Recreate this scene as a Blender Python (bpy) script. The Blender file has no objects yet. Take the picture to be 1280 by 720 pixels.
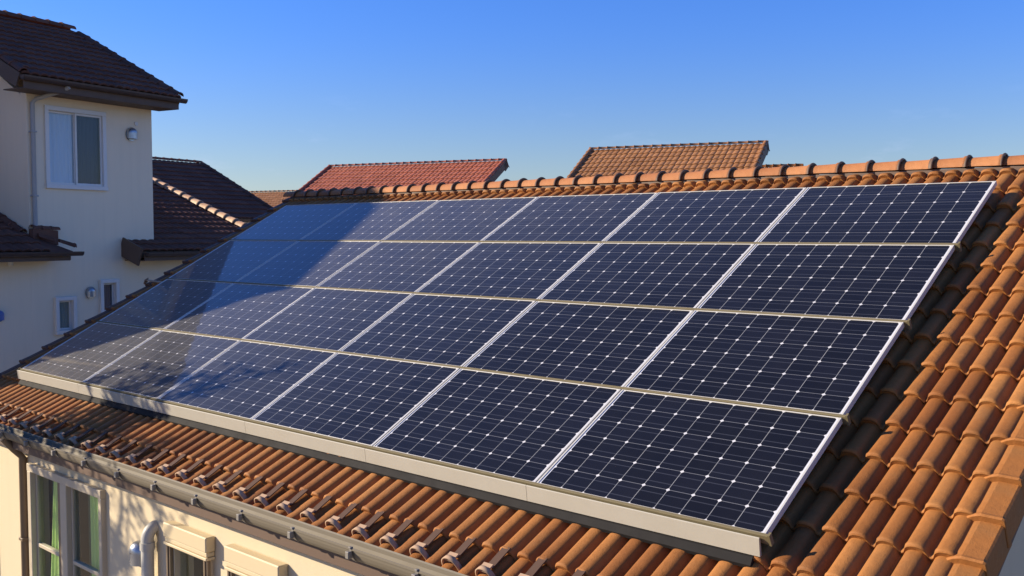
import bpy, math, random
from mathutils import Vector, Matrix
random.seed(7)
scene = bpy.context.scene
COL = scene.collection
H = 7.9                      # height of the measuring origin (top right corner of the array) above the ground
TH = 0.490936877             # pitch of the near roof

# ------------------------------------------------------------------ camera
cam_d = bpy.data.cameras.new('camera'); cam = bpy.data.objects.new('camera', cam_d); COL.objects.link(cam)
cam_d.sensor_width = 36.0; cam_d.lens = 1236.545/1280*36.0
cam_d.clip_start = 0.1; cam_d.clip_end = 3000
cam.location = (2.3024635, -7.879142, -0.4051311 + H)
cam.rotation_euler = (math.pi/2 - 0.0531668, 0, 0.738035888)
scene.camera = cam

# ------------------------------------------------------------------ light
SUN = Vector((-0.77, -0.53, 0.37)).normalized()      # direction towards the sun
elev = math.asin(SUN.z)
world = bpy.data.worlds.new('World'); scene.world = world; world.use_nodes = True
nt = world.node_tree; nt.nodes.clear()
wo = nt.nodes.new('ShaderNodeOutputWorld'); bg = nt.nodes.new('ShaderNodeBackground')
sky = nt.nodes.new('ShaderNodeTexSky'); sky.sky_type = 'NISHITA'; sky.sun_disc = False
sky.sun_elevation = elev; sky.sun_rotation = math.atan2(SUN.x, SUN.y)
sky.altitude = 200; sky.air_density = 1.0; sky.dust_density = 0.25; sky.ozone_density = 2.6
# a faint wisp of cloud low over the horizon
geo = nt.nodes.new('ShaderNodeTexCoord')
def wn(t, **k):
    n = nt.nodes.new(t)
    for a, b in k.items(): setattr(n, a, b)
    return n
mp = wn('ShaderNodeMapping'); mp.inputs['Scale'].default_value = (1.0, 1.0, 3.2)
nz = wn('ShaderNodeTexNoise'); nz.inputs['Scale'].default_value = 9.0; nz.inputs['Detail'].default_value = 7; nz.inputs['Roughness'].default_value = .62
rp = wn('ShaderNodeValToRGB'); rp.color_ramp.elements[0].position = .60; rp.color_ramp.elements[1].position = .82
sx = wn('ShaderNodeSeparateXYZ'); mr = wn('ShaderNodeMapRange'); mr.interpolation_type = 'SMOOTHSTEP'
mr.inputs['From Min'].default_value = .17; mr.inputs['From Max'].default_value = .05
mul = wn('ShaderNodeMath', operation='MULTIPLY'); mul2 = wn('ShaderNodeMath', operation='MULTIPLY'); mul2.inputs[1].default_value = .30
mix = wn('ShaderNodeMixRGB'); mix.inputs['Color2'].default_value = (7.5, 7.6, 8.2, 1)
L = nt.links.new
L(geo.outputs['Generated'], mp.inputs['Vector']); L(mp.outputs['Vector'], nz.inputs['Vector']); L(nz.outputs['Fac'], rp.inputs['Fac'])
L(geo.outputs['Generated'], sx.inputs[0]); L(sx.outputs['Z'], mr.inputs['Value'])
L(rp.outputs['Color'], mul.inputs[0]); L(mr.outputs['Result'], mul.inputs[1]); L(mul.outputs[0], mul2.inputs[0])
L(mul2.outputs[0], mix.inputs['Fac']); L(sky.outputs['Color'], mix.inputs['Color1'])
tintn = wn('ShaderNodeMixRGB', blend_type='MULTIPLY'); tintn.inputs['Fac'].default_value = 1; 
tm = wn('ShaderNodeMapRange'); tm.interpolation_type = 'SMOOTHSTEP'; tm.inputs['From Min'].default_value = .03; tm.inputs['From Max'].default_value = .24
tmix = wn('ShaderNodeMixRGB'); tmix.inputs['Color1'].default_value = (.84, .88, 1.06, 1); tmix.inputs['Color2'].default_value = (.50, .88, 1.72, 1)
L(sx.outputs['Z'], tm.inputs['Value']); L(tm.outputs['Result'], tmix.inputs['Fac']); L(tmix.outputs['Color'], tintn.inputs['Color2'])
L(mix.outputs['Color'], tintn.inputs['Color1']); L(tintn.outputs['Color'], bg.inputs['Color']); L(bg.outputs[0], wo.inputs['Surface'])
bg.inputs['Strength'].default_value = 0.061
sd_ = bpy.data.lights.new('sun', 'SUN'); sun = bpy.data.objects.new('sun', sd_); COL.objects.link(sun)
sd_.energy = 4.7; sd_.angle = math.radians(0.5); sd_.color = (1.0, 0.86, 0.66)
sun.location = (-20, -15, 30)
sun.rotation_euler = SUN.to_track_quat('Z', 'Y').to_euler()
scene.view_settings.view_transform = 'Standard'; scene.view_settings.look = 'None'
scene.view_settings.gamma = 1; scene.view_settings.exposure = 0.98
scene.render.engine = 'CYCLES'; scene.cycles.max_bounces = 6

# ------------------------------------------------------------------ materials
class Mat:
    def __init__(s, name, rough=.6, spec=.4):
        s.m = bpy.data.materials.new(name); s.m.use_nodes = True
        s.nt = s.m.node_tree; s.b = s.nt.nodes['Principled BSDF']
        s.b.inputs['Roughness'].default_value = rough; s.b.inputs['Specular IOR Level'].default_value = spec
    def n(s, t, **k):
        n = s.nt.nodes.new(t)
        for a, b in k.items(): setattr(n, a, b)
        return n
    def l(s, a, b): s.nt.links.new(a, b)
    def math(s, op, a, b=None, c=None, clamp=False):
        n = s.n('ShaderNodeMath', operation=op); n.use_clamp = clamp
        for i, v in enumerate((a, b, c)):
            if v is None: continue
            if isinstance(v, (int, float)): n.inputs[i].default_value = v
            else: s.l(v, n.inputs[i])
        return n.outputs[0]
    def noise(s, scale, detail=4, rough=.55, vec=None, stretch=None):
        t = s.n('ShaderNodeTexCoord'); v = vec or t.outputs['Object']
        if stretch:
            m = s.n('ShaderNodeMapping'); m.inputs['Scale'].default_value = stretch; s.l(v, m.inputs[0]); v = m.outputs[0]
        n = s.n('ShaderNodeTexNoise'); n.inputs['Scale'].default_value = scale; n.inputs['Detail'].default_value = detail
        n.inputs['Roughness'].default_value = rough; s.l(v, n.inputs['Vector']); return n.outputs['Fac']
    def ramp(s, fac, stops):
        r = s.n('ShaderNodeValToRGB'); s.l(fac, r.inputs[0]); e = r.color_ramp.elements
        while len(e) < len(stops): e.new(.5)
        for i, (p, c) in enumerate(stops): e[i].position = p; e[i].color = (*c, 1)
        return r.outputs[0]
    def mix(s, fac, a, b, mode='MIX'):
        m = s.n('ShaderNodeMixRGB', blend_type=mode)
        for i, v in enumerate((fac, a, b)):
            if isinstance(v, (int, float)): m.inputs[i].default_value = v
            elif isinstance(v, tuple): m.inputs[i].default_value = (*v, 1)
            else: s.l(v, m.inputs[i])
        return m.outputs[0]
    def col(s, c):
        if isinstance(c, tuple): s.b.inputs['Base Color'].default_value = (*c, 1)
        else: s.l(c, s.b.inputs['Base Color'])
        return s
    def bump(s, fac, dist=.01, strength=.5):
        b = s.n('ShaderNodeBump'); b.inputs['Distance'].default_value = dist; b.inputs['Strength'].default_value = strength
        s.l(fac, b.inputs['Height']); s.l(b.outputs[0], s.b.inputs['Normal']); return s

def tile_mat(name, stops, rough=.62, spec=.35, moss=None, moss_amt=.35):
    m = Mat(name, rough, spec)
    a = m.n('ShaderNodeAttribute', attribute_name='tint')
    c = m.ramp(a.outputs['Fac'], stops)
    n1 = m.noise(3.5, 6, .6); n2 = m.noise(38, 4, .6)
    c = m.mix(m.math('MULTIPLY', n2, .45), c, tuple(x*.62 for x in stops[0][1]))
    if moss:
        f = m.math('MULTIPLY', m.math('SUBTRACT', n1, .50), 4.0, clamp=True)
        c = m.mix(m.math('MULTIPLY', f, moss_amt), c, moss)
    n3 = m.noise(1.1, 7, .68)
    c = m.mix(m.math('MULTIPLY', m.math('MULTIPLY', m.math('SUBTRACT', n3, .47), 5.0, clamp=True), .40), c, tuple(x*.55 for x in stops[0][1]))
    spots = m.math('GREATER_THAN', m.noise(95, 2, .5), .69)
    c = m.mix(m.math('MULTIPLY', spots, .35), c, tuple(x*.45 for x in stops[0][1]))
    m.col(c); m.bump(m.math('ADD', m.noise(150, 5, .7), m.math('MULTIPLY', m.noise(22, 4, .6), 1.5)), .0035, .7)
    r = m.math('MULTIPLY_ADD', n2, .25, rough-.12); m.l(r, m.b.inputs['Roughness'])
    return m.m
M = {}
M['terracotta'] = tile_mat('terracotta tile', [(0, (.24, .086, .022)), (.5, (.35, .138, .035)), (1, (.44, .188, .052))], .66, .22, (.21, .12, .05), .5)
M['ridge'] = tile_mat('terracotta ridge', [(0, (.25, .095, .036)), (.5, (.33, .135, .050)), (1, (.40, .175, .068))], .65, .2, (.28, .13, .07), .4)
M['darktile'] = tile_mat('dark brown tile', [(0, (.15, .070, .048)), (.5, (.18, .084, .058)), (1, (.22, .105, .072))], .85, .08, (.22, .12, .07), .35)
M['redtile'] = tile_mat('red tile', [(0, (.38, .115, .058)), (.5, (.45, .135, .070)), (1, (.50, .16, .085))], .6, .3, (.22, .07, .05), .4)
M['browntile'] = tile_mat('brown tile', [(0, (.31, .135, .048)), (.5, (.37, .17, .064)), (1, (.43, .20, .08))], .6, .3, (.20, .11, .06), .4)

def stucco(name, c, dark, streak=.25):
    m = Mat(name, .9, .15)
    n = m.noise(.9, 6, .6); n2 = m.noise(1.6, 5, .6, stretch=(5, 5, .35))
    f = m.math('MULTIPLY', m.math('SUBTRACT', n2, .45), 2.4, clamp=True)
    cc = m.mix(m.math('MULTIPLY', f, streak), c, dark)
    cc = m.mix(m.math('MULTIPLY', n, .18), cc, dark)
    m.col(cc); m.bump(m.noise(170, 5, .7), .004, .55); return m.m
M['cream'] = stucco('cream stucco', (.60, .50, .335), (.47, .38, .25), .22)
M['grey_stucco'] = stucco('pale grey stucco', (.88, .73, .53), (.70, .58, .42), .3)
M['white_stucco'] = stucco('off white stucco', (.70, .66, .58), (.5, .46, .40))

def plain(name, c, rough=.5, spec=.4, metal=0, dirt=.25, scale=14, dirtc=None):
    m = Mat(name, rough, spec); m.b.inputs['Metallic'].default_value = metal
    n = m.noise(scale, 5, .6)
    m.col(m.mix(m.math('MULTIPLY', n, dirt), c, dirtc or tuple(x*.5 for x in c)))
    m.l(m.math('MULTIPLY_ADD', n, .2, rough-.1), m.b.inputs['Roughness'])
    m.bump(m.noise(60, 3), .001, .3); return m.m
M['frame'] = plain('brushed aluminium frame', (.50, .485, .45), .5, .3, .0, .25)
M['rail'] = plain('weathered olive rail', (.17, .14, .075), .75, .25, 0, .5, 9)
M['skirt'] = plain('cream coated skirt', (.40, .375, .31), .5, .4, 0, .5, 3.5, (.24, .205, .15))
M['gutter'] = plain('taupe gutter', (.16, .135, .095), .6, .25, 0, .5, 5, (.13, .11, .08))
M['gutter_dark'] = plain('dark brown gutter', (.075, .05, .042), .4, .4, 0, .4, 6)
M['rubber'] = plain('black closure strip', (.012, .011, .011), .8, .2, 0, .2, 6)
M['shadetile'] = tile_mat('shade-darkened brown verge tile', [(0, (.075, .034, .022)), (.5, (.11, .05, .03)), (1, (.15, .07, .04))], .6, .3, (.10, .07, .04), .4)  # left verge tiles: the shade lying on them is painted in as darker brown
M['fascia'] = plain('brown fascia board', (.13, .085, .06), .6, .3, 0, .4, 6)
M['bracket'] = plain('grey bracket', (.22, .20, .17), .6, .4, .1, .4, 20)
M['guard'] = plain('pale snow guard metal', (.46, .31, .20), .8, .1, 0, .4, 20)
M['guard_dark'] = plain('grey snow guard strap', (.11, .065, .045), .75, .15, 0, .4, 20)
M['win_frame'] = plain('beige window frame', (.50, .42, .30), .45, .4, 0, .2, 12)
M['win_brown'] = plain('brown window track', (.20, .145, .09), .45, .4, 0, .2, 12)
M['win_white'] = plain('ivory window frame', (.74, .70, .64), .45, .4, 0, .15, 12)
M['shutter'] = plain('cream shutter box', (.58, .47, .29), .5, .4, 0, .2, 6)
M['pipe'] = plain('ivory plastic duct', (.44, .42, .37), .5, .35, 0, .35, 10)
M['grey_metal'] = plain('grey metal hood', (.42, .43, .44), .3, .5, .7, .3, 20)
M['blue_film'] = plain('blue protective film', (.10, .17, .42), .35, .5, 0, .2, 20)
M['brown_pipe'] = plain('brown downpipe', (.17, .12, .075), .45, .4, 0, .3, 10)
M['grey_pipe'] = plain('grey downpipe', (.42, .40, .37), .5, .4, 0, .3, 10)
M['interior'] = plain('dim room', (.05, .05, .045), .9, .1, 0, .2)
M['blind'] = plain('pale blind', (.66, .70, .80), .8, .2, 0, .1)
M['blind_dark'] = plain('insect screen', (.075, .085, .12), .8, .2, 0, .1)
M['blind_beige'] = plain('beige blind', (.45, .42, .34), .8, .2, 0, .1)
M['curtain_green'] = plain('green curtain', (.62, .78, .25), .85, .1, 0, .25, 8)
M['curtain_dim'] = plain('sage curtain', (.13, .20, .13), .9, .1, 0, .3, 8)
M['bark'] = plain('bark', (.13, .10, .075), .9, .2, 0, .6, 12)
M['leaf'] = plain('leaf', (.06, .10, .025), .6, .3, 0, .5, 3)
M['asphalt'] = plain('asphalt', (.036, .038, .045), .9, .2, 0, .3, 2)
M['earth'] = plain('yard gravel', (.34, .29, .22), .95, .1, 0, .5, 1.2)
M['kerb'] = plain('concrete kerb', (.38, .37, .35), .85, .2, 0, .3, 3)

def glass_mat():
    m = Mat('window glass', .03, .5); m.b.inputs['Base Color'].default_value = (.9, .95, .95, 1)
    tr = m.n('ShaderNodeBsdfTransparent'); tr.inputs[0].default_value = (.90, .94, .95, 1)
    gl = m.n('ShaderNodeBsdfGlossy'); gl.inputs['Roughness'].default_value = .02
    fr = m.n('ShaderNodeFresnel'); fr.inputs['IOR'].default_value = 1.52
    mx = m.n('ShaderNodeMixShader'); ge = m.n('ShaderNodeNewGeometry'); m.l(m.math('MULTIPLY', fr.outputs[0], m.math('SUBTRACT', 1.0, ge.outputs['Backfacing'])), mx.inputs[0]); m.l(tr.outputs[0], mx.inputs[1]); m.l(gl.outputs[0], mx.inputs[2])
    out = m.nt.nodes['Material Output']; m.l(mx.outputs[0], out.inputs['Surface']); return m.m
M['glass'] = glass_mat()

PW, PH = 1.492, 0.974         # a module; its long side lies along the eave
def cell_mat():
    m = Mat('solar cells under glass', .30, .60)
    tc = m.n('ShaderNodeTexCoord'); sp = m.n('ShaderNodeSeparateXYZ'); m.l(tc.outputs['Object'], sp.inputs[0])
    pitch = .1605
    x0 = (PW - 9*pitch)/2; y0 = (PH - 6*pitch)/2 if PH > 6*pitch else 0
    X = m.math('DIVIDE', m.math('SUBTRACT', sp.outputs['X'], x0), pitch)
    Y = m.math('DIVIDE', m.math('SUBTRACT', sp.outputs['Y'], y0), (PH-2*y0)/6 if y0 else PH/6)
    fx = m.math('ABSOLUTE', m.math('SUBTRACT', m.math('FRACT', X), .5))     # 0 centre, .5 at the cell border
    fy = m.math('ABSOLUTE', m.math('SUBTRACT', m.math('FRACT', Y), .5))
    gx = m.math('GREATER_THAN', fx, .4885); gy = m.math('GREATER_THAN', fy, .4880)
    cut = m.math('GREATER_THAN', m.math('ADD', fx, fy), .918)
    out = m.math('MAXIMUM', m.math('GREATER_THAN', m.math('ABSOLUTE', m.math('SUBTRACT', X, 4.5)), 4.495),
                 m.math('GREATER_THAN', m.math('ABSOLUTE', m.math('SUBTRACT', Y, 3.0)), 2.995))
    # two silver busbars run along the long side of the module, fine fingers across them
    fyy = m.math('FRACT', Y)
    bb = m.math('MAXIMUM', m.math('LESS_THAN', m.math('ABSOLUTE', m.math('SUBTRACT', fyy, .27)), .022),
                m.math('LESS_THAN', m.math('ABSOLUTE', m.math('SUBTRACT', fyy, .73)), .022))
    # each cell its own shade
    cx = m.n('ShaderNodeCombineXYZ'); m.l(m.math('FLOOR', X), cx.inputs[0]); m.l(m.math('FLOOR', Y), cx.inputs[1])
    oi = m.n('ShaderNodeObjectInfo'); m.l(oi.outputs['Random'], cx.inputs[2])
    wnz = m.n('ShaderNodeTexWhiteNoise'); wnz.noise_dimensions = '3D'; m.l(cx.outputs[0], wnz.inputs['Vector'])
    cell = m.mix(wnz.outputs['Value'], (.0030, .0036, .0070), (.0055, .0062, .0115))
    cell = m.mix(m.math('MULTIPLY', bb, .20), cell, (.12, .13, .17))
    c = m.mix(gy, cell, (.13, .135, .15)); c = m.mix(gx, c, (.24, .245, .25)); c = m.mix(cut, c, (.56, .56, .57))
    c = m.mix(out, c, (.55, .56, .60))
    dust = m.noise(2.2, 7, .65); dust2 = m.noise(1.3, 5, .6, stretch=(7, .8, 1))
    d = m.math('MULTIPLY_ADD', m.math('MULTIPLY', dust, dust2), .014, .002)
    dm = m.n('ShaderNodeMapRange'); lw0 = m.n('ShaderNodeLayerWeight'); m.l(lw0.outputs['Facing'], dm.inputs['Value'])   # dust reads thicker at a glancing view
    dm.inputs['From Min'].default_value = .62; dm.inputs['From Max'].default_value = .86; dm.inputs['To Min'].default_value = 0; dm.inputs['To Max'].default_value = .26
    d = m.math('ADD', d, m.math('MULTIPLY', dm.outputs['Result'], dust))
    c = m.mix(d, c, (.55, .50, .42))
    m.col(c)
    lw = m.n('ShaderNodeLayerWeight'); mrn = m.n('ShaderNodeMapRange'); m.l(lw.outputs['Facing'], mrn.inputs['Value'])
    mrn.inputs['From Min'].default_value = .55; mrn.inputs['From Max'].default_value = .80; mrn.inputs['To Min'].default_value = .06; mrn.inputs['To Max'].default_value = .78
    m.l(mrn.outputs['Result'], m.b.inputs['Specular IOR Level'])
    m.b.inputs['IOR'].default_value = 1.5; m.l(m.math('MULTIPLY_ADD', dust, .20, .42), m.b.inputs['Roughness'])
    m.b.inputs['Coat Weight'].default_value = 1.0; m.b.inputs['Coat Roughness'].default_value = .03
    m.b.inputs['Coat IOR'].default_value = 1.20
    m.b.inputs['Sheen Weight'].default_value = .30; m.b.inputs['Sheen Roughness'].default_value = .26
    m.b.inputs['Sheen Tint'].default_value = (1, .93, .8, 1)
    return m.m
M['cells'] = cell_mat()

# ------------------------------------------------------------------ mesh helpers (coordinates: world, z measured from the array corner; H is added on build)
class MB:
    def __init__(s): s.v = []; s.f = []; s.sm = []; s.t = []; s.tint = .5
    def add(s, vs, fs, smooth=False):
        o = len(s.v); s.v += [tuple(p) for p in vs]
        for f in fs: s.f.append([i+o for i in f]); s.sm.append(smooth); s.t.append(s.tint)
        return s
    def hexa(s, c):   # 8 corners: bottom 4 ccw, top 4 ccw
        return s.add(c, [(3,2,1,0),(4,5,6,7),(0,1,5,4),(1,2,6,5),(2,3,7,6),(3,0,4,7)])
    def box(s, x0, x1, y0, y1, z0, z1, X=None):
        c = [(x0,y0,z0),(x1,y0,z0),(x1,y1,z0),(x0,y1,z0),(x0,y0,z1),(x1,y0,z1),(x1,y1,z1),(x0,y1,z1)]
        if X: c = [X(*p) for p in c]
        return s.hexa(c)
    def rbox(s, x0, x1, y0, y1, z0, z1, b=.004, X=None):  # box with bevelled long edges (all 12)
        xs = [(x0, x0+b), (x1, x1-b)]; pts = []; idx = {}
        for i, (xo, xi) in enumerate(xs):
            for j, (yo, yi) in enumerate(((y0, y0+b), (y1, y1-b))):
                for k, (zo, zi) in enumerate(((z0, z0+b), (z1, z1-b))):
                    for a, p in enumerate(((xo, yi, zi), (xi, yo, zi), (xi, yi, zo))):
                        idx[i,j,k,a] = len(pts); pts.append(X(*p) if X else p)
        I = lambda *a: idx[a]
        fs = []
        for i in (0,1):
            q = [I(i,0,0,0),I(i,1,0,0),I(i,1,1,0),I(i,0,1,0)]; fs.append(q[::-1] if i==0 else q)
            q = [I(0,i,0,1),I(1,i,0,1),I(1,i,1,1),I(0,i,1,1)]; fs.append(q if i==0 else q[::-1])
            q = [I(0,0,i,2),I(1,0,i,2),I(1,1,i,2),I(0,1,i,2)]; fs.append(q[::-1] if i==0 else q)
        for i in (0,1):
            for j in (0,1):
                fs.append([I(i,j,0,0),I(i,j,0,1),I(i,j,1,1),I(i,j,1,0)])
                fs.append([I(i,0,j,0),I(i,0,j,2),I(i,1,j,2),I(i,1,j,0)])
                fs.append([I(0,i,j,1),I(0,i,j,2),I(1,i,j,2),I(1,i,j,1)])
                for k in (0,1): fs.append([I(i,j,k,0),I(i,j,k,1),I(i,j,k,2)])
        return s.add(pts, fs)
    def tube(s, pts, rad, seg=10, cap=True, smooth=True):
        pts = [Vector(p) for p in pts]; n = len(pts)
        if not hasattr(rad, '__len__'): rad = [rad]*n
        vs = []; up = None
        for i, p in enumerate(pts):
            t = ((pts[min(i+1,n-1)]-pts[max(i-1,0)])).normalized()
            if up is None: up = t.orthogonal().normalized()
            up = (up - t*up.dot(t)).normalized(); w = t.cross(up)
            for k in range(seg):
                a = 2*math.pi*k/seg; vs.append(p+(up*math.cos(a)+w*math.sin(a))*rad[i])
        fs = [(i*seg+k, i*seg+(k+1)%seg, (i+1)*seg+(k+1)%seg, (i+1)*seg+k) for i in range(n-1) for k in range(seg)]
        s.add(vs, fs, smooth)
        if cap: s.add(vs[:seg], [tuple(range(seg))[::-1]]); s.add(vs[-seg:], [tuple(range(seg))])
        return s
    def sweep(s, prof, a, b, closed=True, smooth=False, ends=True):
        """profile (list of offset vectors) swept from point a to point b"""
        n = len(prof); vs = [Vector(a)+Vector(p) for p in prof]+[Vector(b)+Vector(p) for p in prof]
        fs = [(k, (k+1)%n, n+(k+1)%n, n+k) for k in range(n if closed else n-1)]
        s.add(vs, fs, smooth)
        if ends and closed: s.add(vs[:n], [tuple(range(n))[::-1]]); s.add(vs[n:], [tuple(range(n))])
        return s
    def grid(s, P, nx, ny, smooth=True):
        vs = [P(i/nx, j/ny) for j in range(ny+1) for i in range(nx+1)]
        fs = [(j*(nx+1)+i, j*(nx+1)+i+1, (j+1)*(nx+1)+i+1, (j+1)*(nx+1)+i) for j in range(ny) for i in range(nx)]
        return s.add(vs, fs, smooth)
def world_origin(o):
    p = Vector((0,0,0))
    while o: p = p + Vector(o.location); o = o.parent
    return p
def tag(o, label=None, cat=None, group=None, kind=None):
    if label: o['label'] = label
    if cat: o['category'] = cat
    if group: o['group'] = group
    if kind: o['kind'] = kind
    return o
def obj(name, mb, mat, parent=None, origin=None, recalc=True, local=False, label=None):
    me = bpy.data.meshes.new(name)
    og = world_origin(parent) if parent else Vector(origin or (0,0,0))
    loc = Vector((0,0,0)) if parent else og
    if parent is not None and origin is not None: loc = Vector(origin)-og; og = Vector(origin)
    vs = mb.v if local else [(x-og.x, y-og.y, z+H-og.z) for x, y, z in mb.v]
    me.from_pydata(vs, [], mb.f); me.materials.append(M[mat] if isinstance(mat, str) else mat)
    me.polygons.foreach_set('use_smooth', mb.sm)
    at = me.attributes.new('tint', 'FLOAT', 'FACE'); at.data.foreach_set('value', mb.t)
    if recalc:
        import bmesh
        bm = bmesh.new(); bm.from_mesh(me); bmesh.ops.recalc_face_normals(bm, faces=bm.faces); bm.to_mesh(me); bm.free()
    me.update()
    o = bpy.data.objects.new(name, me); COL.objects.link(o); o.location = loc if not local else (0,0,0); o.parent = parent
    if label: o['label'] = label
    return o
def empty(name, loc, label, cat, group=None):
    o = bpy.data.objects.new(name, None); COL.objects.link(o); o.location = loc; o.empty_display_size = .3
    return tag(o, label, cat, group)
def copy_child(src, parent, loc=None, mesh=None):
    c = src.copy(); COL.objects.link(c); c.parent = parent
    if loc is not None: c.location = loc
    return c

# frames ------------------------------------------------------------
SD = Vector((0, -math.cos(TH), -math.sin(TH))); NN = Vector((0, -math.sin(TH), math.cos(TH)))
def RF(x, s, n): return Vector((x, 0, 0)) + SD*s + NN*n           # near roof: x along the eave, s down the slope, n off the panels
def frame(deg):
    a = math.radians(deg); return Vector((-math.sin(a), math.cos(a), 0)), Vector((math.cos(a), math.sin(a), 0))

# ------------------------------------------------------------------ tiled slope
def tiled(mb, O, U, V, N, width, length, p=.136, course=.3035, npt=10, amp=.044, lift=.030, thick=.018, jit=.003, clip=None, per=2, rnd=None, lips=None):
    """S-tiles: O top left, U across, V down the slope, N normal. lips face down the slope."""
    rnd = rnd or random
    nt_ = max(1, round(width/(p*per))); tw = width/nt_; pp = tw/per
    nc = int(math.ceil(length/course))
    prof = []
    for h in range(per):
        for i in range(npt):
            t = i/npt; d = abs(t-.5)
            if d < .40: z = amp*(.16+.84*math.sqrt(max(0, 1-(d/.405)**2.5)))
            else: z = amp*.16*max(0.0, 1-((d-.40)/.10))**1.2
            prof.append(((h+t)*pp, z))
    prof.append((tw, 0.0))
    for c in range(nc):
        s1 = length - c*course; s0 = max(0, s1-course-.02)
        if lips:
            if c >= len(lips): break
            s1 = lips[c]; s0 = max(0, (lips[c+1] if c+1 < len(lips) else 0)-.02)
        if s1 <= 0: break
        for i in range(nt_):
            x0 = i*tw
            if clip and not clip(x0+tw/2, (s0+s1)/2): continue
            mb.tint = min(1, max(0, rnd.gauss(.5, .23)))
            dz = rnd.uniform(-jit, jit); ds = rnd.uniform(-jit, jit)*1.5; sk = rnd.uniform(-jit, jit)*.7
            def pt(x, z, s, n): return O + U*(x0+x+.0007) + V*(s+sk*(x/tw)) + N*(n+z)
            rows = [(s0, 0.0, 1.0), (s0+(s1-s0)*.55, lift*.6, 1.0), (s1-.040+ds, lift*.93, 1.02), (s1-.014+ds, lift+.004, 1.10), (s1-.003+ds, lift-.001, 1.08), (s1+ds, lift-.008, 1.04)]
            vs = []
            for (s, n, k) in rows:
                for x, z in prof: vs.append(pt(x, z*k, s, n+dz))
            m = len(prof)
            fs = [(r*m+a, r*m+a+1, (r+1)*m+a+1, (r+1)*m+a) for r in range(len(rows)-1) for a in range(m-1)]
            mb.add(vs, fs, True)
            b = [pt(x, z, s1+ds, lift-.008+dz) for x, z in prof]; bl = [pt(x, z*.9, s1+ds-.006, lift-thick-.012+dz) for x, z in prof]
            mb.add(b+bl, [(a, a+1, m+a+1, m+a) for a in range(m-1)], True)
    mb.tint = .5
    return mb

def half_cap(mb, P, D, side, up, length, r, taper=.88, seg=9, thick=.014, collar=.03):
    """barrel ridge tile from P along D; broad collared end at the start"""
    rows = [(0, r*1.10), (collar*.5, r*1.14), (collar, r*1.12), (collar+.004, r*1.0), (length+.02, r*taper)]
    vs = []
    for d, rr in rows:
        for k in range(seg+1):
            a = math.pi*k/seg; vs.append(P + D*d + side*(math.cos(a)*rr) + up*(math.sin(a)*rr*.92))
    m = seg+1
    mb.add(vs, [(i*m+k, i*m+k+1, (i+1)*m+k+1, (i+1)*m+k) for i in range(len(rows)-1) for k in range(seg)], True)
    a0 = vs[:m]; b0 = [P + side*(math.cos(math.pi*k/seg)*(r*1.1-thick)) + up*(math.sin(math.pi*k/seg)*(r*1.1-thick)*.92) for k in range(m)]
    mb.add(a0+b0, [(k, k+1, m+k+1, m+k) for k in range(seg)])
    return mb

def wall_holes(mb, X, x0, x1, z0, z1, holes, d0, d1):
    """slab wall in a frame X(u, depth, z) with rectangular openings"""
    us = sorted({x0, x1, *[h[0] for h in holes], *[h[1] for h in holes]}); zs = sorted({z0, z1, *[h[2] for h in holes], *[h[3] for h in holes]})
    solid = lambda a, b: a >= 0 and b >= 0 and a < len(us)-1 and b < len(zs)-1 and not any(h[0] <= (us[a]+us[a+1])/2 <= h[1] and h[2] <= (zs[b]+zs[b+1])/2 <= h[3] for h in holes)
    for i in range(len(us)-1):
        for j in range(len(zs)-1):
            if not solid(i, j): continue
            a, b, c, d = us[i], us[i+1], zs[j], zs[j+1]
            mb.add([X(a, d0, c), X(b, d0, c), X(b, d0, d), X(a, d0, d)], [(0,1,2,3)])
            mb.add([X(a, d1, c), X(b, d1, c), X(b, d1, d), X(a, d1, d)], [(3,2,1,0)])
            if not solid(i-1, j): mb.add([X(a, d0, c), X(a, d0, d), X(a, d1, d), X(a, d1, c)], [(0,1,2,3)])
            if not solid(i+1, j): mb.add([X(b, d0, c), X(b, d0, d), X(b, d1, d), X(b, d1, c)], [(3,2,1,0)])
            if not solid(i, j-1): mb.add([X(a, d0, c), X(b, d0, c), X(b, d1, c), X(a, d1, c)], [(3,2,1,0)])
            if not solid(i, j+1): mb.add([X(a, d0, d), X(b, d0, d), X(b, d1, d), X(a, d1, d)], [(0,1,2,3)])
    return mb
def room(parent, X, u0, u1, z0, z1, d0, depth=.5):
    mb = MB(); e = .0
    c = [X(u, d, z) for d in (d0, d0+depth) for (u, z) in ((u0,z0),(u1,z0),(u1,z1),(u0,z1))]
    mb.add(c, [(4,5,6,7),(0,1,5,4),(1,2,6,5),(2,3,7,6),(3,0,4,7)])
    return obj('room_lining', mb, 'interior', parent, recalc=False)
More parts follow.
